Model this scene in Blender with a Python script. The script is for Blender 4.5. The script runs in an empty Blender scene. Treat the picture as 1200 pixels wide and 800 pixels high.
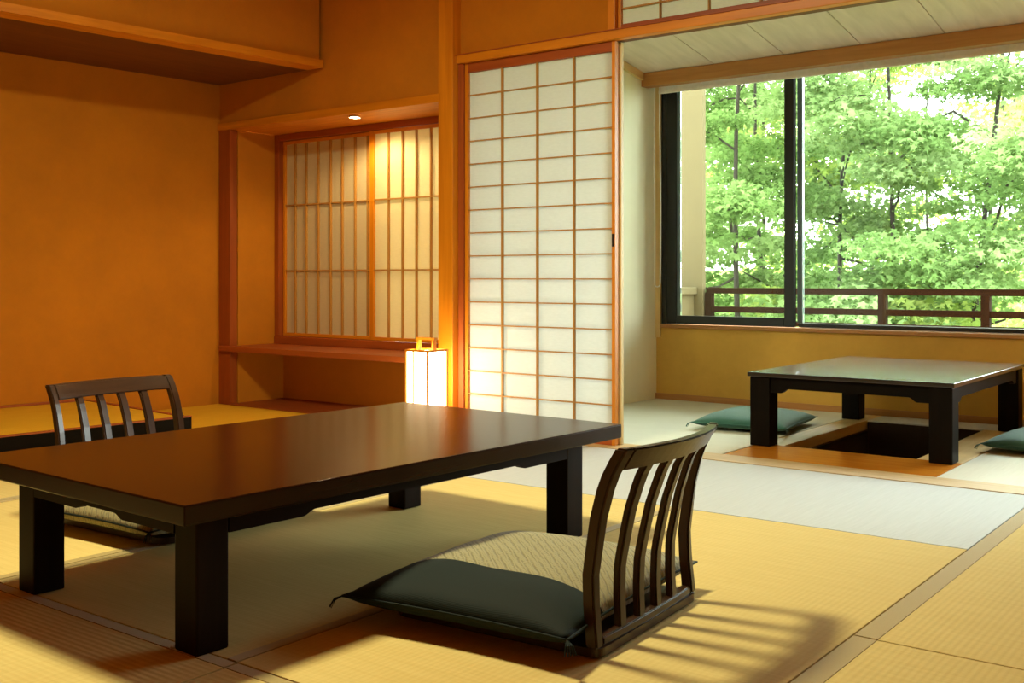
import bpy, bmesh, math, random
import numpy as np
from mathutils import Vector, Matrix, noise
random.seed(7); rng = np.random.default_rng(11)
sc = bpy.context.scene
COL = sc.collection
PI = math.pi

# ------------------------------------------------------------------ materials
def nt(name):
    m = bpy.data.materials.new(name); m.use_nodes = True
    t = m.node_tree; b = t.nodes['Principled BSDF']
    return m, t, b
def node(t, typ, **kw):
    n = t.nodes.new(typ)
    for k, v in kw.items():
        if k.startswith('i_'): n.inputs[k[2:].replace('_', ' ')].default_value = v
        else: setattr(n, k, v)
    return n
def coords(t, scale=(1, 1, 1), rot=(0, 0, 0)):
    tc = node(t, 'ShaderNodeTexCoord'); mp = node(t, 'ShaderNodeMapping')
    mp.inputs['Scale'].default_value = scale; mp.inputs['Rotation'].default_value = rot
    t.links.new(tc.outputs['Object'], mp.inputs['Vector']); return mp.outputs['Vector']
def ramp(t, fac, c0, c1, p0=0.3, p1=0.7):
    r = node(t, 'ShaderNodeValToRGB')
    r.color_ramp.elements[0].color = (*c0, 1); r.color_ramp.elements[1].color = (*c1, 1)
    r.color_ramp.elements[0].position = p0; r.color_ramp.elements[1].position = p1
    t.links.new(fac, r.inputs['Fac']); return r.outputs['Color']
def bump(t, b, h, strength=0.2, dist=0.002):
    n = node(t, 'ShaderNodeBump'); n.inputs['Strength'].default_value = strength; n.inputs['Distance'].default_value = dist
    t.links.new(h, n.inputs['Height']); t.links.new(n.outputs['Normal'], b.inputs['Normal'])

def wood(name, c0, c1, rough=0.5, axis='X', coat=0.0, fine=1.0, spec=.5, crough=.12):
    m, t, b = nt(name)
    s = {'X': (1.2, 22, 22), 'Y': (22, 1.2, 22), 'Z': (22, 22, 1.2)}[axis]
    v = coords(t, tuple(k * fine for k in s))
    n = node(t, 'ShaderNodeTexNoise', i_Scale=1.6, i_Detail=5.0, i_Distortion=0.5)
    t.links.new(v, n.inputs['Vector'])
    t.links.new(ramp(t, n.outputs['Fac'], c0, c1), b.inputs['Base Color'])
    b.inputs['Roughness'].default_value = rough
    b.inputs['Specular IOR Level'].default_value = spec; b.inputs['Coat Weight'].default_value = coat; b.inputs['Coat Roughness'].default_value = crough
    bump(t, b, n.outputs['Fac'], 0.08, 0.001)
    return m
def plaster(name, c, var=0.12, rough=0.9):
    m, t, b = nt(name)
    v = coords(t)
    n = node(t, 'ShaderNodeTexNoise', i_Scale=2.2, i_Detail=8.0, i_Roughness=0.7); t.links.new(v, n.inputs['Vector'])
    lo = tuple(x * (1 - var) for x in c); hi = tuple(min(1, x * (1 + var)) for x in c)
    t.links.new(ramp(t, n.outputs['Fac'], lo, hi), b.inputs['Base Color'])
    g = node(t, 'ShaderNodeTexNoise', i_Scale=260.0, i_Detail=3.0); t.links.new(v, g.inputs['Vector'])
    b.inputs['Roughness'].default_value = rough
    bump(t, b, g.outputs['Fac'], 0.25, 0.0015)
    return m
def plain(name, c, rough=0.5, metal=0.0, var=0.06, scale=40.0):
    m, t, b = nt(name)
    n = node(t, 'ShaderNodeTexNoise', i_Scale=scale, i_Detail=3.0); t.links.new(coords(t), n.inputs['Vector'])
    t.links.new(ramp(t, n.outputs['Fac'], tuple(x * (1 - var) for x in c), tuple(min(1, x * (1 + var)) for x in c)), b.inputs['Base Color'])
    b.inputs['Roughness'].default_value = rough; b.inputs['Metallic'].default_value = metal
    return m
def tatami_mat_material(name, c0, c1, rough=0.85, spec=.08):
    # woven rush: long ridges run along the mat's local X, fine rushes across
    m, t, b = nt(name)
    v = coords(t)
    w = node(t, 'ShaderNodeTexWave', bands_direction='Y', wave_profile='SIN', i_Scale=20.0, i_Distortion=0.25, i_Detail=1.0)
    t.links.new(v, w.inputs['Vector'])
    n = node(t, 'ShaderNodeTexNoise', i_Scale=3.0, i_Detail=6.0, i_Roughness=0.75)
    t.links.new(coords(t, (40, 1.5, 1)), n.inputs['Vector'])
    mx = node(t, 'ShaderNodeMath', operation='MULTIPLY_ADD'); mx.inputs[1].default_value = 0.10
    t.links.new(w.outputs['Fac'], mx.inputs[0]); t.links.new(n.outputs['Fac'], mx.inputs[2])
    t.links.new(ramp(t, mx.outputs[0], c0, c1, 0.3, 0.8), b.inputs['Base Color'])
    b.inputs['Roughness'].default_value = rough
    b.inputs['Specular IOR Level'].default_value = spec
    bump(t, b, w.outputs['Fac'], 0.22, 0.002)
    return m
def fabric(name, c0, c1, scale=120.0, rough=0.85, b_st=0.4, sheen=0.2, spec=.3):
    m, t, b = nt(name)
    v = coords(t)
    a = node(t, 'ShaderNodeTexWave', bands_direction='X', i_Scale=scale / 6.28, i_Distortion=1.0); t.links.new(v, a.inputs['Vector'])
    c = node(t, 'ShaderNodeTexWave', bands_direction='Y', i_Scale=scale / 6.28, i_Distortion=1.0); t.links.new(v, c.inputs['Vector'])
    mu = node(t, 'ShaderNodeMath', operation='MULTIPLY'); t.links.new(a.outputs['Fac'], mu.inputs[0]); t.links.new(c.outputs['Fac'], mu.inputs[1])
    t.links.new(ramp(t, mu.outputs[0], c0, c1, 0.0, 0.8), b.inputs['Base Color'])
    b.inputs['Roughness'].default_value = rough; b.inputs['Sheen Weight'].default_value = sheen; b.inputs['Specular IOR Level'].default_value = spec
    bump(t, b, mu.outputs[0], b_st, 0.002)
    return m
def paper(name, c, trans=0.45):
    m = bpy.data.materials.new(name); m.use_nodes = True; t = m.node_tree; t.nodes.clear()
    o = node(t, 'ShaderNodeOutputMaterial'); d = node(t, 'ShaderNodeBsdfDiffuse'); tr = node(t, 'ShaderNodeBsdfTranslucent')
    n = node(t, 'ShaderNodeTexNoise', i_Scale=35.0, i_Detail=6.0); t.links.new(coords(t, (1, 1, 4)), n.inputs['Vector'])
    col = ramp(t, n.outputs['Fac'], tuple(x * .95 for x in c), c)
    t.links.new(col, d.inputs['Color']); t.links.new(col, tr.inputs['Color'])
    mx = node(t, 'ShaderNodeMixShader'); mx.inputs[0].default_value = trans
    t.links.new(d.outputs[0], mx.inputs[1]); t.links.new(tr.outputs[0], mx.inputs[2]); t.links.new(mx.outputs[0], o.inputs[0])
    return m
def glow_paper(name, c, s):
    m, t, b = nt(name)
    b.inputs['Base Color'].default_value = (.85, .8, .7, 1); b.inputs['Roughness'].default_value = .8
    b.inputs['Emission Color'].default_value = (*c, 1); b.inputs['Emission Strength'].default_value = s
    return m
def glass_mat(name='window_glass', tint=(.93, .97, .94)):
    m = bpy.data.materials.new(name); m.use_nodes = True; t = m.node_tree; t.nodes.clear()
    o = node(t, 'ShaderNodeOutputMaterial'); a = node(t, 'ShaderNodeBsdfTransparent'); g = node(t, 'ShaderNodeBsdfGlossy')
    a.inputs['Color'].default_value = (*tint, 1); g.inputs['Roughness'].default_value = 0.02
    f = node(t, 'ShaderNodeFresnel', i_IOR=1.3); mx = node(t, 'ShaderNodeMixShader')
    t.links.new(f.outputs[0], mx.inputs[0]); t.links.new(a.outputs[0], mx.inputs[1]); t.links.new(g.outputs[0], mx.inputs[2]); t.links.new(mx.outputs[0], o.inputs[0])
    return m
def leaf_mat(name, c0, c1):
    m = bpy.data.materials.new(name); m.use_nodes = True; t = m.node_tree; t.nodes.clear()
    o = node(t, 'ShaderNodeOutputMaterial'); d = node(t, 'ShaderNodeBsdfDiffuse'); tr = node(t, 'ShaderNodeBsdfTranslucent')
    n = node(t, 'ShaderNodeTexNoise', i_Scale=1.7, i_Detail=4.0); t.links.new(coords(t), n.inputs['Vector'])
    col = ramp(t, n.outputs['Fac'], c0, c1, .3, .7)
    t.links.new(col, d.inputs['Color']); t.links.new(col, tr.inputs['Color'])
    mx = node(t, 'ShaderNodeMixShader'); mx.inputs[0].default_value = .5
    t.links.new(d.outputs[0], mx.inputs[1]); t.links.new(tr.outputs[0], mx.inputs[2]); t.links.new(mx.outputs[0], o.inputs[0])
    return m

M = {}
OW0, OW1 = (.58, .185, .003), (.72, .26, .008)           # honey coloured cypress
for ax in 'XYZ':
    M['wood' + ax] = wood('cypress_' + ax, OW0, OW1, .45, ax)
    M['red' + ax] = wood('reddish_wood_' + ax, (.28, .055, .006), (.38, .085, .010), .5, ax)
    M['pale' + ax] = wood('pale_wood_' + ax, (.62, .43, .16), (.74, .54, .24), .5, ax)
    M['dark' + ax] = wood('dark_table_wood_' + ax, (.012, .003, .0004), (.020, .005, .0006), .20, ax, coat=.0, spec=.18)
    M['leg' + ax] = wood('dark_leg_wood_' + ax, (.007, .003, .001), (.012, .005, .002), .45, ax, spec=.06)
    M['brown' + ax] = wood('brown_chair_wood_' + ax, (.024, .009, .003), (.04, .016, .006), .32, ax, spec=.35)
    M['black' + ax] = wood('black_lacquer_' + ax, (.006, .004, .003), (.010, .006, .004), .30, ax, coat=1.0, spec=.5, crough=.16)
    M['jet' + ax] = wood('black_leg_wood_' + ax, (.005, .004, .003), (.009, .006, .004), .45, ax, spec=.06)
    M['rail' + ax] = wood('railing_wood_' + ax, (.011, .0045, .002), (.020, .008, .004), .8, ax, spec=.03)
M['lattice'] = wood('lattice_wood', (.40, .18, .030), (.50, .25, .048), .5, 'Z')
M['beam'] = wood('lintel_wood', (.36, .15, .035), (.46, .21, .055), .55, 'X')
M['sill'] = wood('worn_sill_wood', (.46, .31, .13), (.56, .39, .18), .5, 'X')
M['board'] = wood('orange_floor_board', (.58, .19, .014), (.70, .27, .025), .22, 'X', coat=.2)
M['cream_board'] = wood('pale_ceiling_board', (.64, .55, .44), (.77, .67, .55), .6, 'Y', fine=.5)
M['ochre'] = plaster('ochre_plaster', (.53, .188, .001))
M['ochre2'] = plaster('window_wall_plaster', (.60, .35, .065))
M['cream'] = plaster('cream_plaster', (.86, .84, .68), .04)
M['skybounce'] = plaster('sky_bounce_plaster', (.55, .72, .82), .03)  # blue tint put in to cool the light bounced through the paper
M['pier'] = plaster('exterior_plaster', (.085, .063, .027), .05)
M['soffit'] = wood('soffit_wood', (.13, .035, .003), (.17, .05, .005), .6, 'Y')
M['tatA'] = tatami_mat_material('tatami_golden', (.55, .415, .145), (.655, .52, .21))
M['tatW'] = tatami_mat_material('tatami_sheen_pale', (.56, .55, .45), (.65, .64, .54), .6, .2)  # window sheen on the nook mats put into a paler rush colour
M['tatD'] = tatami_mat_material('tatami_sheen_doorway', (.43, .45, .45), (.51, .53, .53), .6, .2)  # near-neutral rush colour with the window's grazing sheen painted in
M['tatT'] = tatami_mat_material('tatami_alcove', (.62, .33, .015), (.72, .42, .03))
M['heri'] = fabric('mat_border_cloth', (.36, .265, .09), (.44, .34, .135), 900, .8, .2)
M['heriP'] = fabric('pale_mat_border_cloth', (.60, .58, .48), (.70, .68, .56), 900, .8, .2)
M['straw'] = plain('mat_straw_edge', (.42, .30, .11), .9)
M['paper'] = paper('shoji_paper', (.84, .86, .85), .55)
M['paper2'] = paper('alcove_paper', (.86, .76, .48), .42)
M['alu'] = plain('black_aluminium', (.012, .012, .011), .35, .3)
M['alug'] = plain('teal_grey_seal', (.10, .15, .16), .4)
M['glass'] = glass_mat(); M['glassT'] = glass_mat('tinted_sash_glass', (.86, .90, .82))
M['blind'] = plain('white_blind_fabric', (.80, .79, .74), .8)
M['cord'] = plain('white_cord', (.75, .73, .66), .6)
M['beige'] = None
M['navy'] = fabric('dark_navy_cloth', (.008, .014, .012), (.014, .022, .019), 900, .7, .3, 0, .15)
M['green'] = fabric('teal_green_cloth', (.030, .120, .095), (.045, .16, .13), 700, .7, .3, .2)
M['pitdark'] = plain('dark_pit_lining', (.05, .035, .025), .2)
M['chrome'] = plain('lamp_ring', (.8, .75, .65), .3, .6)
M['bark'] = plain('tree_bark', (.020, .014, .009), .9, var=.3, scale=12)
M['leafA'] = leaf_mat('maple_leaf_light', (.16, .25, .08), (.30, .40, .17))
M['leafB'] = leaf_mat('maple_leaf_mid', (.11, .19, .05), (.21, .31, .11))
M['leafC'] = leaf_mat('yellow_green_leaf', (.25, .34, .07), (.42, .49, .16))
M['grass'] = leaf_mat('lawn_green', (.12, .18, .05), (.20, .26, .09))

def beige_material():
    m, t, b = nt('beige_patterned_cloth')
    v = coords(t)
    a = node(t, 'ShaderNodeTexWave', bands_direction='DIAGONAL', i_Scale=22.0, i_Distortion=3.0, i_Detail=1.0); a.inputs['Detail Scale'].default_value = 6
    t.links.new(coords(t, (1, 1, 0)), a.inputs['Vector'])
    c = node(t, 'ShaderNodeTexWave', bands_direction='X', i_Scale=34.0, i_Distortion=4.0); t.links.new(coords(t, (1, -1, 0), (0, 0, .7)), c.inputs['Vector'])
    mu = node(t, 'ShaderNodeMath', operation='MAXIMUM'); t.links.new(a.outputs['Fac'], mu.inputs[0]); t.links.new(c.outputs['Fac'], mu.inputs[1])
    t.links.new(ramp(t, mu.outputs[0], (.17, .148, .066), (.27, .24, .11), .1, .95), b.inputs['Base Color'])
    b.inputs['Roughness'].default_value = .85; b.inputs['Sheen Weight'].default_value = .15
    bump(t, b, mu.outputs[0], .5, .003)
    return m
M['beige'] = beige_material()

# ------------------------------------------------------------------ mesh helpers
def new_obj(name, bm, mat, parent=None, smooth=False):
    bmesh.ops.recalc_face_normals(bm, faces=bm.faces)
    me = bpy.data.meshes.new(name); bm.to_mesh(me); bm.free()
    if smooth:
        for p in me.polygons: p.use_smooth = True
    me.materials.append(mat)
    o = bpy.data.objects.new(name, me); COL.objects.link(o)
    if parent: o.parent = parent
    return o
def box_bm(x0, x1, y0, y1, z0, z1, bev=0.0, bm=None, seg=2):
    own = bmesh.new()
    bmesh.ops.create_cube(own, size=1)
    for v in own.verts:
        v.co = Vector(((x0 + x1) / 2 + v.co.x * (x1 - x0), (y0 + y1) / 2 + v.co.y * (y1 - y0), (z0 + z1) / 2 + v.co.z * (z1 - z0)))
    if bev: bmesh.ops.bevel(own, geom=own.edges[:] , offset=bev, segments=seg, affect='EDGES', profile=.6)
    if bm is None: return own
    me = bpy.data.meshes.new('t'); own.to_mesh(me); own.free(); bm.from_mesh(me); bpy.data.meshes.remove(me); return bm
def prism_bm(pts, z0, z1, bm=None):
    bm = bm or bmesh.new()
    a = [bm.verts.new((x, y, z0)) for x, y in pts]; b = [bm.verts.new((x, y, z1)) for x, y in pts]
    n = len(pts); bm.faces.new(a); bm.faces.new(b[::-1])
    for i in range(n): bm.faces.new((a[i], a[(i + 1) % n], b[(i + 1) % n], b[i]))
    return bm
def hexa_bm(p, bm=None):
    # eight points: bottom four then top four
    bm = bm or bmesh.new(); v = [bm.verts.new(q) for q in p]
    for f in ((0, 1, 2, 3), (4, 5, 6, 7), (0, 1, 5, 4), (1, 2, 6, 5), (2, 3, 7, 6), (3, 0, 4, 7)): bm.faces.new([v[i] for i in f])
    return bm
def tube_bm(pts, rad, n=8, bm=None):
    bm = bm or bmesh.new(); pts = [Vector(p) for p in pts]; rings = []
    up = Vector((.13, .21, .97))
    for i, p in enumerate(pts):
        d = (pts[min(i + 1, len(pts) - 1)] - pts[max(i - 1, 0)]).normalized()
        a = d.cross(up if abs(d.dot(up)) < .95 else Vector((1, 0, 0))).normalized(); b = d.cross(a)
        r = rad[i] if hasattr(rad, '__len__') else rad
        rings.append([bm.verts.new(p + (a * math.cos(2 * PI * k / n) + b * math.sin(2 * PI * k / n)) * r) for k in range(n)])
    for r0, r1 in zip(rings, rings[1:]):
        for k in range(n): bm.faces.new((r0[k], r0[(k + 1) % n], r1[(k + 1) % n], r1[k]))
    bm.faces.new(rings[0]); bm.faces.new(rings[-1][::-1])
    return bm
def empty(name, loc=(0, 0, 0), rz=0.0, label=None, cat=None, group=None):
    o = bpy.data.objects.new(name, None); o.empty_display_size = .1; COL.objects.link(o)
    o.location = loc; o.rotation_euler = (0, 0, rz); tag(o, label, cat, group); return o
def tag(o, label=None, cat=None, group=None, kind=None):
    if label: o['label'] = label
    if cat: o['category'] = cat
    if group: o['group'] = group
    if kind: o['kind'] = kind
    return o
def struct(name, bm, mat, parent=None):
    o = new_obj(name, bm, mat, parent)
    if parent is None: o['kind'] = 'structure'
    return o
def copy_tree(o, parent=None):
    c = o.copy(); COL.objects.link(c)
    if parent is not None: c.parent = parent
    for ch in list(o.children): copy_tree(ch, c)
    return c

# ------------------------------------------------------------------ layout (metres; camera stands over the origin)
YB = 4.29        # room face of the wall with alcove and paper screen
YW = 6.20        # room face of the window wall
XS = -3.53       # face of the side wall in the window nook
CEIL = 2.52
XR, YF = 1.9, -1.7   # unseen right and rear limits of the room
SK = -.08        # the alcove end of the room runs slightly askew
def xl(y, x_at_back): return x_at_back + SK * (YB - y)

# floor slab, with the hole of the sunken pit left open
bm = bmesh.new()
PX0, PX1, PY0, PY1 = -2.05, -1.44, 4.80, 5.92
FZ0, FZ1 = -.20, -.056
for a in ((-6.3, XR, YF, PY0), (-6.3, PX0, PY0, PY1), (PX1, XR, PY0, PY1), (-6.3, XR, PY1, YW + .12)):
    box_bm(*a, FZ0, FZ1, bm=bm)
struct('floor', bm, M['straw'])
struct('ceiling', box_bm(-6.3, XR, YF, 4.44, CEIL, CEIL + .1), M['woodX'])
struct('wall_right', box_bm(XR, XR + .1, YF, YW + .1, -.2, CEIL + .1), M['ochre'])
struct('wall_rear', box_bm(-6.3, XR, YF - .1, YF, -.2, CEIL + .1), M['ochre'])
struct('wall_left', prism_bm([(xl(YB + .5, -5.585), YB + .5), (xl(YF, -5.585), YF), (xl(YF, -5.585) - .12, YF), (xl(YB + .5, -5.585) - .12, YB + .5)], -.2, CEIL), M['ochre'])

# wall carrying the window recess (piece above the recess) and the plaster above the screen
struct('wall_back', box_bm(-5.585, -3.70, YB + .005, YB + .12, 1.757, CEIL), M['ochre'])
struct('wall_above_screen', box_bm(-3.62, -2.69, YB + .02, YB + .09, 1.93, CEIL), M['ochre'])
struct('wall_above_transom', box_bm(-2.69, XR, YB + .02, YB + .09, 2.33, CEIL), M['ochre'])
# recess: side walls, back wall below and beside the lattice window, bottom
RY = 4.654
struct('wall_recess_left', box_bm(-5.585, -5.47, YB + .055, RY + .13, -.05, 1.711), M['ochre'])
struct('wall_recess_right', box_bm(-3.70, -3.58, YB + .12, RY + .13, -.05, 1.711), M['ochre'])
struct('wall_recess_back', box_bm(-5.47, -3.70, RY + .06, RY + .12, -.05, .36), M['ochre'])
struct('wall_sky_block', box_bm(-5.59, -4.60, RY + .125, RY + .22, -.05, 2.5), M['ochre'])  # added unseen wall, keeps sky light off the back of the left sash
struct('wall_sky_bounce', box_bm(-4.60, -3.64, RY + .42, RY + .50, -.05, 2.5), M['skybounce'])  # added unseen reflector, bounces cool sky light through the right sash
struct('trim_1', box_bm(-5.47, -3.70, YB + .1185, RY + .12, 1.7125, 1.80), M['woodX'])            # recess soffit board
struct('trim_2', box_bm(-5.60, -3.70, YB - .012, YB + .118, 1.712, 1.757, .003), M['woodX'])     # recess head rail
struct('trim_3', box_bm(-5.583, -5.472, YB - .005, YB + .05, -.05, 1.711, .003), M['redZ'])     # post at the left corner
struct('floor_recess', box_bm(-5.47, -3.70, YB - .02, RY + .06, -.05, .004, .002), M['redX'])
struct('wall_daylight_block', box_bm(-.28, XR, YB + .02, YB + .09, .003, 1.894), M['ochre'])  # added out of view to cut daylight reaching deep into the room
struct('trim_4', box_bm(-3.716, -3.617, YB - .045, YB + .085, -.05, CEIL, .004), M['woodZ'])   # pillar
struct('trim_5', box_bm(-3.615, -3.578, YB - .005, YB + .075, -.05, 1.893, .003), M['redZ'])  # jamb beside pillar
struct('trim_6', box_bm(-3.615, XR, YB - .02, YB + .03, 1.896, 1.937, .003), M['woodX'])
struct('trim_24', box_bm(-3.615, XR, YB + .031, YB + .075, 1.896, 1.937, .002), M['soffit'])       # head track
struct('trim_7', box_bm(-3.615, XR, YB - .028, YB - .021, 1.937, 1.941), M['redX'])
struct('trim_8', box_bm(-2.698, -2.658, YB - .01, YB + .10, 1.938, CEIL, .003), M['woodZ'])   # post beside transom
struct('trim_9', box_bm(-2.705, -2.659, YB + .050, YB + .072, .003, 1.894, .002), M['paleZ'])   # pale jamb behind the screen edge
struct('trim_10', box_bm(-3.577, XR, YB - .055, YB + .105, -.05, .0025, .001), M['sill'])     # sill track in the floor

# nook: side wall, sloping board ceiling, window wall
struct('wall_nook_side', box_bm(XS - .1, XS, YB + .11, YW + .12, -.2, 2.42), M['cream'])
def ceil_z(y): return 2.102 - .163 * (y - 6.0)
bmc = bmesh.new()
bx = [XS] + [-3.021 + .455 * i for i in range(12)]
for a, b in zip(bx, bx[1:]):
    y0, y1 = YB + .10, YW + .12; g = .003
    hexa_bm([(a + g, y0, ceil_z(y0)), (b - g, y0, ceil_z(y0)), (b - g, y1, ceil_z(y1)), (a + g, y1, ceil_z(y1)),
             (a + g, y0, ceil_z(y0) + .02), (b - g, y0, ceil_z(y0) + .02), (b - g, y1, ceil_z(y1) + .02), (a + g, y1, ceil_z(y1) + .02)], bmc)
struct('ceiling_nook', bmc, M['cream_board'])
y0, y1 = YB + .10, YW + .10
struct('ceiling_nook_backing', hexa_bm([(XS, y0, ceil_z(y0) + .021), (XR, y0, ceil_z(y0) + .021), (XR, y1, ceil_z(y1) + .021), (XS, y1, ceil_z(y1) + .021),
        (XS, y0, ceil_z(y0) + .08), (XR, y0, ceil_z(y0) + .08), (XR, y1, ceil_z(y1) + .08), (XS, y1, ceil_z(y1) + .08)]), M['soffit'])
struct('trim_11', hexa_bm([(XS, y0, ceil_z(y0) - .05), (XS + .022, y0, ceil_z(y0) - .05), (XS + .022, 6.0, ceil_z(6.0) - .05), (XS, 6.0, ceil_z(6.0) - .05),
        (XS, y0, ceil_z(y0) - .003), (XS + .022, y0, ceil_z(y0) - .003), (XS + .022, 6.0, ceil_z(6.0) - .003), (XS, 6.0, ceil_z(6.0) - .003)]), M['paleY'])
struct('trim_12', box_bm(XS, XR, 6.005, 6.085, 2.012, 2.098, .004), M['beam'])               # head beam over the window
struct('wall_window', box_bm(XS, XR, YW, YW + .12, -.2, .462), M['ochre2'])
struct('wall_window_head', box_bm(XS, XR, YW + .03, YW + .12, 2.102, 2.35), M['cream'])
struct('trim_13', box_bm(XS + .035, XR, YW - .02, YW + .12, .464, .486, .002), M['beam'])    # window board
struct('trim_14', box_bm(XS + .001, XS + .034, YW - .015, YW + .10, .40, 2.05, .002), M['paleZ'])
struct('baseboard_window', box_bm(XS, XR, YW - .014, YW - .001, -.01, .036, .002), M['beam'])

# window: sliding aluminium sash in front, fixed light on the right
win = tag(empty('window_1', (0, 0, .487)), kind='structure')
def wpart(name, a, mat, bev=.003):
    x0, x1, y0_, y1_, z0, z1 = a
    o = new_obj(name, box_bm(x0, x1, y0_, y1_, z0 - .487, z1 - .487, bev), mat, win); return o
FX0, FX1 = -3.492, XR - .02
wpart('window_frame', (FX0, FX0 + .035, YW, YW + .11, .489, 2.10), M['alu'])
wpart('window_frame', (FX0 + .036, FX1, YW + .0, YW + .11, 2.06, 2.10), M['alu'])
wpart('window_frame', (-2.575, FX1, YW + .045, YW + .11, .489, .513), M['alu'])
SX0, SX1 = FX0 + .037, -2.586
wpart('sash_stile', (SX0, SX0 + .07, YW + .003, YW + .038, .489, 2.055), M['alu'])
wpart('sash_stile', (SX1 - .062, SX1, YW + .003, YW + .038, .489, 2.055), M['alu'])
wpart('sash_rail', (SX0 + .071, SX1 - .063, YW + .003, YW + .038, .489, .545), M['alu'])
wpart('sash_rail', (SX0 + .071, SX1 - .063, YW + .003, YW + .038, 2.021, 2.055), M['alu'])
wpart('seal_strip', (SX0 + .0715, SX0 + .094, YW + .012, YW + .03, .546, 2.02), M['alug'], 0)
wpart('meeting_stile', (-2.585, -2.553, YW + .05, YW + .085, .514, 2.055), M['alug'])
wpart('glass_pane', (SX0 + .095, SX1 - .064, YW + .018, YW + .023, .546, 2.02), M['glassT'], 0)
wpart('glass_pane', (-2.552, -.62, YW + .066, YW + .071, .514, 2.055), M['glass'], 0)
wpart('meeting_stile', (-.618, -.56, YW + .05, YW + .085, .514, 2.055), M['alu'])
wpart('glass_pane', (-.558, FX1, YW + .066, YW + .071, .514, 2.055), M['glass'], 0)

# roller blind tucked up under the head beam
bl = empty('roller_blind', (-1.0, 6.14, 1.970), 0, 'white roller blind rolled up under the wooden beam above the window', 'blind')
new_obj('blind_roll', tube_bm([(-2.46 + i * .48, 0, .095) for i in range(12)], .028, 14), M['blind'], bl, True)
new_obj('blind_fabric', box_bm(-2.46, 2.82, -.031, -.029, .02, .085), M['blind'], bl)
new_obj('bottom_bar', box_bm(-2.46, 2.82, -.037, -.023, .002, .022, .003), M['blind'], bl)
zz = [.08 - 1.30 * i / 20 for i in range(21)]
lp = [(-2.483 , -.045 - .004 * math.sin(i * .3), z) for i, z in enumerate(zz)]
lp += [(-2.483 + .02 * math.cos(PI - k * PI / 6) + .02, -.045, zz[-1] - .02 * math.sin(k * PI / 6)) for k in range(1, 6)]
lp += [(-2.443 + .004 * math.sin(i * .25), -.045, z) for i, z in enumerate(zz[::-1])]
new_obj('pull_cord', tube_bm(lp, .0042, 6), M['cord'], bl, True)

# ------------------------------------------------------------------ alcove platform (left) and its dropped beam
def kx(y, off=0): return -4.575 + SK * (3.34 - y) + off
def lw(y): return xl(y, -5.585) + .004
pe = 3.345
struct('floor_alcove', prism_bm([(kx(pe, -.062), pe - .03), (kx(YF, -.062), YF), (lw(YF), YF), (lw(pe + .1), pe + .07)], -.05, .088), M['tatT'])
struct('trim_15', prism_bm([(kx(pe), pe), (kx(YF), YF), (kx(YF, -.06), YF), (kx(pe, -.06), pe)], -.05, .086), M['jetY'])
struct('trim_16', prism_bm([(kx(pe, .001), pe), (kx(YF, .001), YF), (kx(YF, -.02), YF), (kx(pe, -.02), pe)], .0865, .094), M['redY'])
struct('trim_17', prism_bm([(kx(pe, -.062), pe), (kx(pe, -.062), pe - .028), (lw(pe + .1), pe + .072), (lw(pe + .1), pe + .10)], -.05, .092), M['redX'])
struct('trim_18', prism_bm([(lw(pe + .06), pe + .06), (lw(YF), YF), (lw(YF) + .014, YF), (lw(pe + .06) + .014, pe + .06)], .089, .102), M['redY'])
def bx_(y, off=0): return -4.62 - .100 * (4.27 - y) + off
struct('wall_above_alcove', prism_bm([(bx_(YB - .02, -.03), YB - .015), (bx_(YF, -.03), YF), (bx_(YF, -.12), YF), (bx_(YB - .02, -.12), YB - .015)], 2.04, CEIL), M['ochre'])
struct('trim_19', prism_bm([(bx_(YB - .02), YB - .015), (bx_(YF), YF), (bx_(YF, -.13), YF), (bx_(YB - .02, -.13), YB - .015)], 1.996, 2.038), M['woodY'])
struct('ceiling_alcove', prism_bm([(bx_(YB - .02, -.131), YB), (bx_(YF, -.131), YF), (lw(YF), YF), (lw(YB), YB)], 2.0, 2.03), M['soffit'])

# alcove shelf and recess window sill
sh = new_obj('alcove_shelf', box_bm(-5.553, -3.722, YB - .03, RY + .05, .330, .363, .003), M['redX'])
tag(sh, 'reddish wooden shelf across the recess below the lattice window', 'shelf')
struct('window_2', box_bm(-5.465, -3.703, RY - .025, RY + .05, .364, .412, .003), M['redX'])     # sill of the lattice window
struct('trim_20', box_bm(-5.465, -5.425, RY - .02, RY + .05, .413, 1.711, .003), M['redZ'])
struct('trim_21', box_bm(-5.42, -3.703, RY - .02, RY + .05, 1.672, 1.711, .003), M['redX'])

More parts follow.
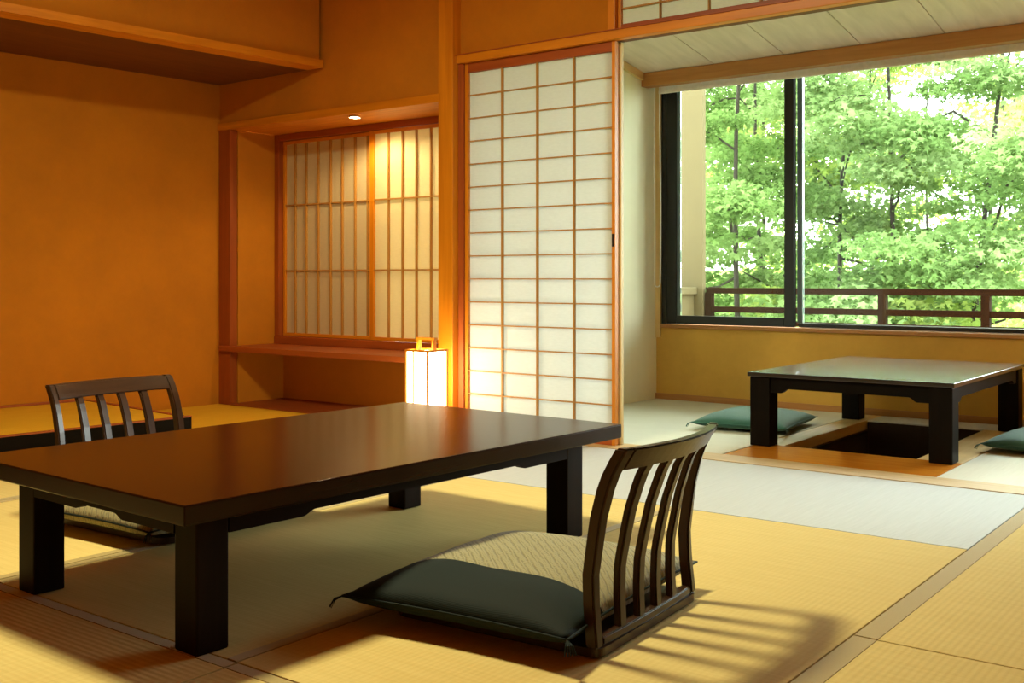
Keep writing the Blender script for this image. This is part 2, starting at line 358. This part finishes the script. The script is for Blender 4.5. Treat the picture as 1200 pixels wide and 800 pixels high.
# ------------------------------------------------------------------ paper screens
def shoji(name, x0, x1, y, z0, z1, cols, rows, stile, bot, top, bar, label, cat, mats, group=None, thick=.03, papermat='paper', barsX=None, rowsZ=None, zbar=None):
    r = empty(name, ((x0 + x1) / 2, y, z0), 0, label, cat, group)
    cx = (x0 + x1) / 2; X0, X1, H = x0 - cx, x1 - cx, z1 - z0
    wz, wx = mats
    new_obj('stile', box_bm(X0, X0 + stile, -thick / 2, thick / 2, 0, H, .002), M[wz], r)
    new_obj('stile', box_bm(X1 - stile, X1, -thick / 2, thick / 2, 0, H, .002), M[wz], r)
    new_obj('bottom_rail', box_bm(X0 + stile, X1 - stile, -thick / 2 + .001, thick / 2 - .001, 0, bot, .002), M[wx], r)
    new_obj('top_rail', box_bm(X0 + stile, X1 - stile, -thick / 2 + .001, thick / 2 - .001, H - top, H, .002), M[wx], r)
    xs = barsX if barsX else [X0 + stile + (X1 - X0 - 2 * stile) * i / cols for i in range(1, cols)]
    zs = rowsZ if rowsZ else [bot + (H - bot - top) * i / rows for i in range(1, rows)]
    bm = bmesh.new()
    for x in xs: box_bm(x - bar / 2, x + bar / 2, -.011, .004, bot, H - top, bm=bm)
    zb = zbar or bar
    for z in zs: box_bm(X0 + stile, X1 - stile, -.009, .0035, z - zb / 2, z + zb / 2, bm=bm)
    new_obj('lattice', bm, M['lattice'], r)
    new_obj('paper_panel', box_bm(X0 + stile, X1 - stile, .0042, .0055, bot, H - top), M[papermat], r)
    return r
s1 = shoji('shoji_screen', -3.577, -2.667, YB + .022, .003, 1.894, 4, 15, .018, .068, .046, .008,
      'tall sliding paper screen with a wooden grid beside the orange pillar', 'sliding screen', ('woodZ', 'redX'), zbar=.006)
new_obj('finger_pull', box_bm(.438, .453, -.0165, -.0145, .93, .99, .001), M['blackZ'], [c for c in s1.children if c.name.startswith('stile')][-1])
# transom over the opening, seen along the top edge of the picture
shoji('transom_screen', -2.656, -.80, YB + .03, 1.942, 2.32, 8, 4, .016, .026, .02, .007,
      'papered transom with a thin wooden grid above the open doorway', 'transom', ('woodZ', 'redX'), zbar=.007,
      barsX=[-.928 + .016 + .204 + .245 * i for i in range(7)], rowsZ=[.100, .172, .245])
shoji('transom_screen', -.79, 1.06, YB + .03, 1.942, 2.32, 8, 4, .016, .026, .02, .007,
      'next papered transom panel to the right above the doorway', 'transom', ('woodZ', 'redX'), zbar=.007,
      barsX=[-.925 + .016 + .204 + .245 * i for i in range(7)], rowsZ=[.100, .172, .245])
c0 = (-5.424 - 4.57) / 2
shoji('lattice_sash', -5.422, -4.585, RY + .028, .414, 1.670, 8, 3, .018, .02, .02, .009,
      'left sash of the recess window with close vertical bars', 'window sash', ('woodZ', 'woodX'), papermat='paper2', thick=.024, zbar=.008,
      barsX=[x + 5.0035 for x in (-5.312, -5.209, -5.098, -4.985, -4.881, -4.769, -4.661)], rowsZ=[.42, .842])
shoji('lattice_sash', -4.612, -3.706, RY + .0, .414, 1.670, 8, 3, .034, .02, .02, .009,
      'right sash of the recess window, behind the glowing lamp', 'window sash', ('woodZ', 'woodX'), papermat='paper2', thick=.024, zbar=.008,
      barsX=[x + 4.159 for x in (-4.46, -4.347, -4.237, -4.124, -4.01, -3.9, -3.79)], rowsZ=[.42, .842])

# recessed downlight in the recess soffit
dl = empty('recessed_downlight', (-4.44, 4.352, 1.706), 0, 'small round downlight glowing in the soffit of the recess', 'downlight')
bm = bmesh.new(); bmesh.ops.create_cone(bm, cap_ends=False, segments=24, radius1=.034, radius2=.028, depth=.012)
ring = new_obj('trim_ring', bm, M['chrome'], dl, True)
bm = bmesh.new(); bmesh.ops.create_cone(bm, cap_ends=True, segments=24, radius1=.027, radius2=.027, depth=.005)
new_obj('lens', bm, glow_paper('downlight_lens', (1, .88, .62), 30), ring).location = (0, 0, -.003)

# ------------------------------------------------------------------ tatami mats
def tatami(x0, x1, y0, y1, axis, label, sides=(1, 1), mat='tatA', heri='heri', hw=.032, group=None, cat='mat', z=0.0):
    g = .0015; x0 += g; x1 -= g; y0 += g; y1 -= g
    L, W = (x1 - x0, y1 - y0) if axis == 'X' else (y1 - y0, x1 - x0)
    r = empty('tatami_mat', ((x0 + x1) / 2, (y0 + y1) / 2, z - .054), 0 if axis == 'X' else PI / 2, label, cat, group)
    a = W / 2 - (hw if sides[0] else 0); b = W / 2 - (hw if sides[1] else 0)
    new_obj('rush_surface', box_bm(-L / 2, L / 2, -b, a, 0, .054, .0012), M[mat], r)
    if sides[0]: new_obj('cloth_border', box_bm(-L / 2, L / 2, a + .0006, W / 2, 0, .0548, .001), M[heri], r)
    if sides[1]: new_obj('cloth_border', box_bm(-L / 2, L / 2, -W / 2, -b - .0006, 0, .0548, .001), M[heri], r)
    return r
# sides: (local +Y, local -Y); for axis 'Y' local +Y is the room's -X side
tatami(-2.765, -1.785, 1.415, 3.285, 'Y', 'golden tatami mat lying under the large low table')
tatami(-1.785, -.842, 1.415, 3.285, 'Y', 'golden tatami mat under the nearer slatted floor chair', (0, 0))
tatami(-.84, .13, 2.345, 4.23, 'Y', 'golden tatami mat at the right edge, beyond the cross seam', (1, 1), hw=.052)
tatami(-.84, .13, .46, 2.342, 'Y', 'golden tatami mat in the lower right corner of the photo', (1, 1), hw=.052)
tatami(-2.765, -.842, 3.288, 4.232, 'X', 'sheen-paled tatami mat in the doorway, in front of the orange boards', (0, 0), 'tatD')
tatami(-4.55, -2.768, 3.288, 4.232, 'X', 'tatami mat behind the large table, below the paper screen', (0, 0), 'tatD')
tatami(-3.745, -2.768, 1.415, 3.285, 'Y', 'golden tatami mat under the far floor chair')
tatami(-4.55, -3.748, 1.415, 3.285, 'Y', 'golden tatami mat along the dark edge of the raised alcove')
tatami(-3.67, -1.78, .44, 1.412, 'X', 'golden tatami mat in the lower left corner, before the table')
tatami(-1.777, -.842, .44, 1.412, 'X', 'golden tatami mat at the bottom edge, before the nearer chair')
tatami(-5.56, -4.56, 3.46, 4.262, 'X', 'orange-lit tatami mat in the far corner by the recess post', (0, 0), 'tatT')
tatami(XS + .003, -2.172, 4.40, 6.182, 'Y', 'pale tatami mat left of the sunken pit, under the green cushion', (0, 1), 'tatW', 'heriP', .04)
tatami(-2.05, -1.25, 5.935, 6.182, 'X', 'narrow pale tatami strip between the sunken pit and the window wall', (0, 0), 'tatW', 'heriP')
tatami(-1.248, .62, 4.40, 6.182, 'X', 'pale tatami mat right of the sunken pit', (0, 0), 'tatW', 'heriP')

# boards and lining of the sunken pit
struct('floor_boards', box_bm(-2.168, -1.252, 4.40, 4.795, -.05, .0, .0015), M['board'])
struct('floor_pit_rim', box_bm(-2.168, -2.05, 4.798, 6.182, -.05, .0, .0015), M['paleY'])
struct('trim_22', box_bm(-1.44, -1.252, 4.798, 5.932, -.05, .0, .0015), M['paleY'])
bm = bmesh.new()
for a in ((PX0, PX0 + .012, PY0, PY1, -.053), (PX1 - .012, PX1, PY0, PY1, -.053), (PX0 + .012, PX1 - .012, PY0, PY0 + .012, -.053), (PX0 + .012, PX1 - .012, PY1 - .012, PY1, -.004)): box_bm(*a[:4], -.42, a[4], bm=bm)
box_bm(PX0, PX1, PY0, PY1, -.44, -.421, bm=bm)
struct('floor_pit', bm, M['pitdark'])

# ------------------------------------------------------------------ tables
def apron_bm(L, h_end, h_mid, foot, t, z_top):
    # straight apron whose lower edge is cut up between shaped ends
    bm = bmesh.new(); xs = [-L / 2, -L / 2 + foot]
    for k in range(1, 6): xs.append(-L / 2 + foot + .035 * k / 5)
    xs += [-x for x in xs[::-1]]
    def low(x):
        d = abs(abs(x) - L / 2)
        if d <= foot: return z_top - h_end
        s = min(1, (d - foot) / .035); s = s * s * (3 - 2 * s)
        return z_top - h_end + (h_end - h_mid) * s
    v = []
    for x in xs: v.append([bm.verts.new((x, y, z)) for y, z in ((-t / 2, low(x)), (t / 2, low(x)), (t / 2, z_top), (-t / 2, z_top))])
    for a, b in zip(v, v[1:]):
        for k in range(4): bm.faces.new((a[k], a[(k + 1) % 4], b[(k + 1) % 4], b[k]))
    bm.faces.new(v[0]); bm.faces.new(v[-1])
    return bm
def low_table(name, loc, rz, W, L, H, top_t, leg, inset, ap_in, h_end, h_mid, foot, mats, label):
    # W along local X, L along local Y
    mx, my, mz = mats
    r = empty(name, loc, rz, label, 'table')
    new_obj('tabletop', box_bm(-W / 2, W / 2, -L / 2, L / 2, H - top_t, H, .004, seg=3), M[my], r)
    zt = H - top_t - .0005
    for sx in (-1, 1):
        for sy in (-1, 1):
            cx, cy = sx * (W / 2 - inset - leg / 2), sy * (L / 2 - inset - leg / 2)
            new_obj('leg', box_bm(cx - leg / 2, cx + leg / 2, cy - leg / 2, cy + leg / 2, 0, zt, .005), M[mz], r)
    t = .024
    for s in (-1, 1):
        o = new_obj('apron', apron_bm(W - 2 * (inset + leg) - .002, h_end, h_mid, foot, t, zt), M[mx], r); o.location = (0, s * (L / 2 - ap_in - t / 2), 0)
        o = new_obj('apron', apron_bm(L - 2 * (inset + leg) - .002, h_end, h_mid, foot, t, zt), M[mx], r); o.location = (s * (W / 2 - ap_in - t / 2), 0, 0); o.rotation_euler = (0, 0, PI / 2)
    return r
low_table('low_table', (-2.225, 2.075, .001), math.radians(-2.2), .935, 1.535, .339, .042, .08, .085, .084, .052, .040, .20,
          ('legX', 'darkY', 'legZ'), 'large dark brown low dining table on the golden tatami')
low_table('low_table', (-1.7275, 5.365, .001), 0, .935, 1.31, .344, .020, .098, .010, .020, .072, .052, .05,
          ('jetX', 'blackY', 'jetZ'), 'small black lacquered low table standing over the sunken pit by the window')

# ------------------------------------------------------------------ slatted floor chairs (local: sitter faces -X, back at x=0, width along Y)
def back_off(z):
    pz = [0, .05, .10, .17, .24, .29, .364, .40, .44]; po = [.004, .0, -.006, -.009, .0, .007, .026, .044, .068]
    return float(np.interp(z, pz, po))
def back_pt(u, z):
    w = .252 - .010 * (z / .44)
    return Vector((back_off(z) + .014 + (.040 * (z / .44) ** 1.2 + .006) * (1 - u * u), u * w, z))
def strip(u0, u1, z0, z1, t=.024, nz=14, nu=3):
    bm = bmesh.new(); G = []
    for i in range(nz + 1):
        z = z0 + (z1 - z0) * i / nz; row = []
        for j in range(nu + 1):
            u = u0 + (u1 - u0) * j / nu; p = back_pt(u, z)
            row.append((bm.verts.new(p + Vector((-t / 2, 0, 0))), bm.verts.new(p + Vector((t / 2, 0, 0)))))
        G.append(row)
    for i in range(nz):
        for j in range(nu):
            for s in (0, 1): bm.faces.new((G[i][j][s], G[i][j + 1][s], G[i + 1][j + 1][s], G[i + 1][j][s]))
        for j in (0, nu): bm.faces.new((G[i][j][0], G[i + 1][j][0], G[i + 1][j][1], G[i][j][1]))
    for j in range(nu):
        for i in (0, nz): bm.faces.new((G[i][j][0], G[i][j + 1][0], G[i][j + 1][1], G[i][j][1]))
    bmesh.ops.recalc_face_normals(bm, faces=bm.faces)
    ed = [e for e in bm.edges if len(e.link_faces) == 2 and e.calc_face_angle(0) > .9]
    bmesh.ops.bevel(bm, geom=ed, offset=.004, segments=2, affect='EDGES')
    return bm
def floor_chair(label):
    r = empty('floor_chair', (0, 0, 0), 0, label, 'floor chair', 'slatted legless floor chairs')
    # seat board: rounded plate that turns up into the back
    pts = []
    for (cx, cy, a0) in ((-.47, .20, 90), (-.47, -.20, 180), (.01, -.225, 270), (.01, .225, 0)):
        for k in range(7):
            a = math.radians(a0 + 15 * k); rr = .05 if cx < 0 else .025
            pts.append((cx + rr * math.cos(a), cy + rr * math.sin(a)))
    new_obj('seat', prism_bm(pts, .003, .021), M['brownY'], r)
    new_obj('bottom_rail', strip(-.88, .88, .0205, .040, .024, 3, 12), M['brownY'], r)
    for s in (-1, 1):
        u0, u1 = (.895, 1.0) if s > 0 else (-1.0, -.895)
        new_obj('upright', strip(u0, u1, .0205, .437, .028), M['brownZ'], r)
    for c in (-.515, -.172, .172, .515): new_obj('slat', strip(c - .06, c + .06, .036, .394, .017), M['brownZ'], r)
    new_obj('top_rail', strip(-.9, .9, .388, .436, .028, 6, 16), M['brownY'], r, False)
    return r
ch = floor_chair('dark slatted floor chair on the near side of the large table, back turned to us')
ch.location = (-1.248, 2.112, .002); ch.rotation_euler = (0, 0, math.radians(4.2))
ch2 = copy_tree(ch); ch2['label'] = 'dark slatted floor chair on the far side of the large table, before the alcove'
ch2.location = (-3.245, 2.11, .002); ch2.rotation_euler = (0, 0, math.radians(180 + 3.0))

# ------------------------------------------------------------------ floor cushions
def pillow_grid(LX, LY, h, n=36, pinch=.055, seam=.4, base=.004):
    # returns top and bottom point functions over u,v in [-1,1]
    def outline(u, v):
        return (u * LX / 2 * (1 - pinch * (1 - v * v)), v * LY / 2 * (1 - pinch * (1 - u * u)))
    def prof(u, v): return max(0, (1 - abs(u) ** 3.2)) ** .55 * max(0, (1 - abs(v) ** 3.2)) ** .55
    def top(u, v):
        x, y = outline(u, v); w = .006 * noise.noise(Vector((x * 7, y * 7, LX)))
        p = prof(u, v)
        return Vector((x, y, base + h * seam + h * (1 - seam) * p + w * p))
    def bot(u, v):
        x, y = outline(u, v); p = prof(u, v)
        return Vector((x, y, base + h * seam * (1 - p ** .6)))
    return top, bot
def pillow_patch(fn_list, v0, v1, n=40):
    bm = bmesh.new()
    us = [-1 + 2 * i / n for i in range(n + 1)]
    k = max(4, int(n * (v1 - v0) / 2)); vs = [v0 + (v1 - v0) * j / k for j in range(k + 1)]
    for fn in fn_list:
        g = [[bm.verts.new(fn(u, v)) for v in vs] for u in us]
        for i in range(n):
            for j in range(k): bm.faces.new((g[i][j], g[i + 1][j], g[i + 1][j + 1], g[i][j + 1]))
    bmesh.ops.remove_doubles(bm, verts=bm.verts, dist=.0004)
    return bm
def tassel(x, y, z, dx, dy):
    bm = bmesh.new()
    for k in range(5):
        a = math.atan2(dy, dx) + (k - 2) * .22
        tube_bm([(x, y, z), (x + .018 * math.cos(a), y + .018 * math.sin(a), z - .006), (x + .028 * math.cos(a), y + .028 * math.sin(a), max(.0035, z - .022))], [.0016, .0014, .001], 5, bm)
    return bm
def cushion(label, LX, LY, h, band=None, mat='beige', group=None):
    r = empty('floor_cushion', (0, 0, 0), 0, label, 'cushion', group)
    top, bot = pillow_grid(LX, LY, h)
    if band is None:
        cov = new_obj('cover', pillow_patch([top, bot], -1, 1), M[mat], r, True)
    else:
        cov = new_obj('cover', pillow_patch([top, bot], band, 1), M[mat], r, True)
        b = new_obj('side_band', pillow_patch([top, bot], -1, band), M['navy'], r, True); b['label'] = 'dark navy side band'
    # piped seam round the edge
    loop = [(u, -1) for u in np.linspace(-1, 1, 24)] + [(1, v) for v in np.linspace(-1, 1, 24)][1:] + [(u, 1) for u in np.linspace(1, -1, 24)][1:] + [(-1, v) for v in np.linspace(1, -1, 24)][1:]
    new_obj('piping', tube_bm([top(u, v) for u, v in loop], .0028, 6), M['navy' if band is not None else mat], cov, True)
    for sx in (-1, 1):
        for sy in (-1, 1):
            if sx > 0 and sy > 0: continue
            p = top(sx, sy); new_obj('tassel', tassel(p.x, p.y, p.z, sx, sy), M['navy' if mat == 'beige' else mat], cov)
    return r
cu = cushion('beige patterned cushion with a dark navy side, on the nearer floor chair', .575, .69, .105, -.45, 'beige', 'cushions on the floor chairs')
cu.location = (-1.255 - .272, 2.075, .0235); cu.rotation_euler = (0, 0, math.radians(6))
cu2 = copy_tree(cu); cu2['label'] = 'beige patterned cushion half hidden under the large table, on the far floor chair'
cu2.location = (-2.955, 2.125, .0235); cu2.rotation_euler = (0, 0, math.radians(180 + 3.0))
g1 = cushion('teal green cushion on the mat left of the small black table', .50, .56, .085, None, 'green', 'green cushions round the small table')
g1.location = (-2.43, 5.32, .0015); g1.rotation_euler = (0, 0, math.radians(6))
g2 = copy_tree(g1); g2['label'] = 'teal green cushion at the right edge of the photo, right of the small black table'
g2.location = (-1.00, 5.42, .0015); g2.rotation_euler = (0, 0, math.radians(-3))

# ------------------------------------------------------------------ paper floor lamp beside the pillar
la = empty('floor_lamp', (-3.605, 4.03, .002), 0, 'glowing square paper lantern lamp standing beside the orange pillar', 'lamp')
S, Z0, Z1 = .072, .135, .424
GL = glow_paper('lamp_paper', (1.0, .80, .50), 19)
shd = new_obj('shade', box_bm(-S + .004, S - .004, -S + .004, S - .004, Z0 + .006, Z1 - .006), GL, la)
for sx in (-1, 1):
    for sy in (-1, 1): new_obj('leg', box_bm(sx * S - .005, sx * S + .005, sy * S - .005, sy * S + .005, 0, Z1 + .004, .001), M['woodZ'], la)
for z, nm in ((Z0, 'lower_frame'), (Z1, 'upper_frame')):
    bm = bmesh.new()
    for s in (-1, 1):
        box_bm(-S + .005, S - .005, s * S - .004, s * S + .004, z - .005, z + .005, bm=bm); box_bm(s * S - .004, s * S + .004, -S + .005, S - .005, z - .005, z + .005, bm=bm)
    new_obj(nm, bm, M['woodX'], la)
bm = bmesh.new(); box_bm(-.026, -.020, -S - .003, -S + .003, Z0 + .005, Z1 - .005, bm=bm)
new_obj('shade_bar', bm, M['woodZ'], shd)
bm = bmesh.new()
box_bm(-.056, -.044, -.012, .012, Z1 - .002, Z1 + .052, bm=bm); box_bm(.044, .056, -.012, .012, Z1 - .002, Z1 + .052, bm=bm); box_bm(-.062, .062, -.012, .012, Z1 + .0525, Z1 + .064, bm=bm)
box_bm(-S, S, -.014, .014, Z1 - .004, Z1 - .002, bm=bm)
new_obj('handle', bm, M['woodX'], la)

# ------------------------------------------------------------------ balcony
YR = 7.6
struct('wall_exterior', box_bm(-4.75, -3.915, YR, YR + .05, -3, 3.6), M['pier'])
struct('wall_parapet', box_bm(-4.20, -3.99, YW + .2, YR - .002, -.3, .66), M['pier'])
struct('trim_23', box_bm(-4.23, -3.96, YW + .2, YR - .002, .661, .715, .004), M['pier'])
struct('floor_balcony', box_bm(-4.2, 2.2, YW + .125, YR + .25, -.3, -.12), M['straw'])
ra = empty('balcony_railing', (-2.4, YR + .05, -.12), 0, 'brown wooden balcony railing with three rails outside the window', 'railing')
for z0, z1 in ((.667, .712), (.522, .566), (.432, .462)):
    new_obj('rail', box_bm(-1.5, 4.6, -.025, .025, z0 + .12, z1 + .12, .004), M['railX'], ra)
for px in (-3.88, -2.53, -1.843, -1.156, -.469, .218, .905, 1.592):
    new_obj('post', box_bm(px + 2.4 - .028, px + 2.4 + .028, -.030, .030, 0, .795, .004), M['railZ'], ra)

# ------------------------------------------------------------------ garden
gb = bmesh.new()
N = 40; gv = []
for i in range(N + 1):
    for j in range(N + 1):
        x = -40 + 60 * i / N; y = 8.6 + 55 * j / N
        z = -2.2 + .25 * noise.noise(Vector((x * .2, y * .2, 0))) + max(0, y - 16) * .075
        gv.append(gb.verts.new((x, y, z)))
for i in range(N):
    for j in range(N):
        a = i * (N + 1) + j; gb.faces.new((gv[a], gv[a + 1], gv[a + N + 2], gv[a + N + 1]))
gr = new_obj('garden_ground', gb, M['grass'], None, True); gr['kind'] = 'structure'

LEAF = []
for k in range(10):
    a = PI / 2 + k * PI / 5; rr = 1.0 if k % 2 == 0 else .42
    LEAF.append((rr * math.cos(a), rr * math.sin(a)))
LEAF = np.array(LEAF)
def foliage_mesh(name, centers, radii, counts, size, flat=.28):
    P = []
    for c, r, n in zip(centers, radii, counts):
        q = rng.normal(size=(n, 3)); q /= np.linalg.norm(q, axis=1)[:, None]
        q *= (rng.random(n) ** .45)[:, None] * r; q[:, 2] *= flat
        q[:, 2] -= .18 * (q[:, 0] ** 2 + q[:, 1] ** 2) / max(r, .1)
        P.append(q + np.array(c))
    P = np.concatenate(P); n = len(P)
    nrm = rng.normal(size=(n, 3)) * .55 + np.array([0, -.25, 1.0]); nrm /= np.linalg.norm(nrm, axis=1)[:, None]
    a = rng.normal(size=(n, 3)); a -= (a * nrm).sum(1)[:, None] * nrm; a /= np.linalg.norm(a, axis=1)[:, None]; b = np.cross(nrm, a)
    s = size * (.6 + .8 * rng.random(n))
    V = P[:, None, :] + s[:, None, None] * (LEAF[None, :, :1] * a[:, None, :] + LEAF[None, :, 1:] * b[:, None, :])
    V[:, ::2, 2] -= (s * .18)[:, None]
    me = bpy.data.meshes.new(name); K = len(LEAF)
    me.vertices.add(n * K); me.vertices.foreach_set('co', V.reshape(-1))
    me.loops.add(n * K); me.loops.foreach_set('vertex_index', np.arange(n * K, dtype=np.int32))
    me.polygons.add(n); me.polygons.foreach_set('loop_start', np.arange(0, n * K, K, dtype=np.int32))
    me.update(calc_edges=True); return me
def tree(x, y, h, spread, leafmat, nl, label, lean=(0, 0), z0=-2.2, size=.06, low=.8, group='trees in the garden', name='maple_tree', trunk_r=.07):
    r = empty(name, (x, y, z0), 0, label, 'tree', group)
    bm = bmesh.new(); tips = []
    tp = [Vector((lean[0] * t * t + .10 * math.sin(t * 5 + x), lean[1] * t * t + .08 * math.cos(t * 4 + y), h * t)) for t in [i / 9 for i in range(10)]]
    tube_bm(tp, [trunk_r * (1 - .75 * i / 9) for i in range(10)], 8, bm)
    nb = 9
    for k in range(nb):
        t = .28 + .68 * k / nb
        i = min(8, int(t * 9)); p = tp[i].lerp(tp[i + 1], t * 9 - i); a = k * 2.4 + x * 3
        ln = spread * (.55 + .45 * random.random()) * (1.1 - .45 * t)
        rise = .45 * ln * random.random()
        q = [p + Vector((math.cos(a) * ln * s, math.sin(a) * ln * s, rise * s + .12 * math.sin(s * 6 + k))) for s in (0, .25, .5, .75, 1)]
        tube_bm(q, [trunk_r * .42 * (1 - t * .5), trunk_r * .33 * (1 - t * .5), .016, .011, .006], 6, bm)
        tips += [q[2], q[3], q[4]]
    tk = new_obj('trunk', bm, M['bark'], r, True)
    C, R, NN = [], [], []
    for q in tips:
        if q.z < low: q = Vector((q.x, q.y, low + .3 * random.random()))
        for _ in range(2):
            C.append((q.x + random.uniform(-.3, .3), q.y + random.uniform(-.3, .3), q.z + random.uniform(-.15, .3))); R.append(random.uniform(.3, .62) * spread / 1.7); NN.append(int(nl / (len(tips) * 2)))
    me = foliage_mesh('foliage', C, R, NN, size); me.materials.append(leafmat)
    o = bpy.data.objects.new('foliage', me); COL.objects.link(o); o.parent = r
    return r
TREES = [
    (-4.9, 10.2, 5.6, 1.7, 'leafB', 15000, 'darker green maple filling the left glass pane', (.3, -.2)),
    (-4.35, 11.8, 5.2, 1.7, 'leafA', 14000, 'light green maple just right of the middle window stile', (.2, 0)),
    (-3.55, 11.6, 5.4, 1.8, 'leafA', 15000, 'light green maple in the middle of the large glass pane', (-.4, 0)),
    (-2.75, 11.0, 5.6, 1.7, 'leafB', 15000, 'deeper green maple with thin dark trunks near the right edge', (.25, .1)),
    (-1.7, 10.6, 5.4, 1.7, 'leafA', 12000, 'light green maple at the far right edge of the window', (-.2, .2)),
    (-5.75, 12.6, 5.8, 1.7, 'leafB', 15000, 'deep green maple behind the first one in the left glass pane', (.2, 0)),
    (-6.6, 14.5, 6.5, 2.2, 'leafA', 14000, 'light green maple farther back behind the left pane', (.2, 0)),
    (-5.1, 15.0, 6.6, 2.3, 'leafC', 9000, 'yellow-green tree farther back behind the middle of the window', (0, .2)),
    (-3.5, 14.8, 6.6, 2.3, 'leafC', 9000, 'yellow-green tree farther back behind the right part of the window', (.3, 0)),
    (-8.6, 19, 7.2, 2.8, 'leafC', 8000, 'yellow-green tree farthest back at the left of the window', (0, 0)),
    (-5.9, 20, 7.2, 2.9, 'leafC', 8000, 'yellow-green tree farthest back at the right of the window', (.3, 0)),
]
for (x, y, h, sp, lm, nl, lab, ln) in TREES:
    tree(x, y, h + 1.1, sp, M[lm], nl, lab, ln, size=.040 if y < 13 else .06, low=2.2 if y > 13 else (3.0 if x > -3 else 2.5), trunk_r=.042)
def shrub(x, y, r_, lm, label):
    e = empty('garden_shrub', (x, y, -2.2), 0, label, 'shrub', 'shrubs beyond the railing')
    C = [(random.uniform(-.8, .8) * r_, random.uniform(-.4, .4) * r_, 1.2 + random.uniform(0, 1.5)) for _ in range(14)]
    me = foliage_mesh('foliage', C, [.45 * r_] * 14, [170] * 14, .055, .6); me.materials.append(M[lm])
    o = bpy.data.objects.new('foliage', me); COL.objects.link(o); o.parent = e
    bm = bmesh.new()
    for k in range(6): tube_bm([(0, 0, -.1), (C[k][0] * .4, C[k][1] * .4, .9), C[k]], [.03, .018, .006], 6, bm)
    new_obj('stem', bm, M['bark'], e, True)
for x, y, lm, lab in ((-4.9, 9.9, 'leafA', 'light green shrub beyond the railing, below the left glass pane'), (-3.9, 10.6, 'leafC', 'bright yellow-green shrub behind the railing, right of the middle stile'),
                      (-3.2, 10.0, 'leafA', 'light green shrub behind the railing near the middle post'), (-2.4, 10.3, 'leafC', 'bright yellow-green shrub behind the railing near the right post')):
    shrub(x, y, 1.0, lm, lab)

# ------------------------------------------------------------------ light
def area(name, loc, target, size, power, color, size_y=None, shape='RECTANGLE', spread=PI):
    l = bpy.data.lights.new(name, 'AREA'); l.shape = shape; l.size = size
    if size_y: l.size_y = size_y
    l.energy = power; l.color = color; l.spread = spread
    o = bpy.data.objects.new(name, l); COL.objects.link(o); o.location = loc
    o.rotation_euler = (Vector(target) - Vector(loc)).to_track_quat('-Z', 'Y').to_euler(); return o
area('ceiling_lamp', (-2.5, 1.93, 2.50), (-2.5, 1.93, 0), .40, 98, (1.0, .92, .56), shape='DISK')
po = area('window_portal', ((FX0 + FX1) / 2, YW + .16, 1.28), ((FX0 + FX1) / 2, 0, 1.28), FX1 - FX0, 10, (1, 1, 1), 1.56)
po.data.cycles.is_portal = True
sp = bpy.data.lights.new('recess_downlight_beam', 'SPOT'); sp.energy = 22; sp.color = (1, .74, .38); sp.spot_size = math.radians(155); sp.spot_blend = .5; sp.shadow_soft_size = .025
so = bpy.data.objects.new('recess_downlight_beam', sp); COL.objects.link(so); so.location = (-4.44, 4.40, 1.695); so.rotation_euler = (0, 0, 0)
sun = bpy.data.lights.new('sun', 'SUN'); sun.energy = 4; sun.angle = math.radians(3); sun.color = (1, .97, .88)
su = bpy.data.objects.new('sun', sun); COL.objects.link(su)
su.rotation_euler = Vector((.35, -.10, -1.0)).to_track_quat('-Z', 'Y').to_euler()
w = bpy.data.worlds.new('sky'); sc.world = w; w.use_nodes = True
bgn = w.node_tree.nodes['Background']; bgn.inputs['Color'].default_value = (.93, 1.0, 1.0, 1); bgn.inputs['Strength'].default_value = 18.0

# ------------------------------------------------------------------ camera
cam = bpy.data.cameras.new('camera'); co = bpy.data.objects.new('camera', cam); COL.objects.link(co)
co.location = (0, 0, .785); co.rotation_euler = (PI / 2, 0, math.radians(37.28))
cam.sensor_width = 36; cam.lens = 1263.7 / 1200 * 36; cam.shift_y = -74 / 1200; cam.clip_start = .02; cam.clip_end = 300
sc.camera = co
vs = sc.view_settings; sc.display_settings.display_device = 'sRGB'
vs.view_transform = 'Standard'; vs.look = 'None'; vs.gamma = 1; vs.exposure = 0.0; vs.use_curve_mapping = False
sc.cycles.use_denoising = True; sc.cycles.max_bounces = 10; sc.cycles.diffuse_bounces = 6; sc.cycles.transparent_max_bounces = 16
sc.cycles.sample_clamp_indirect = 8
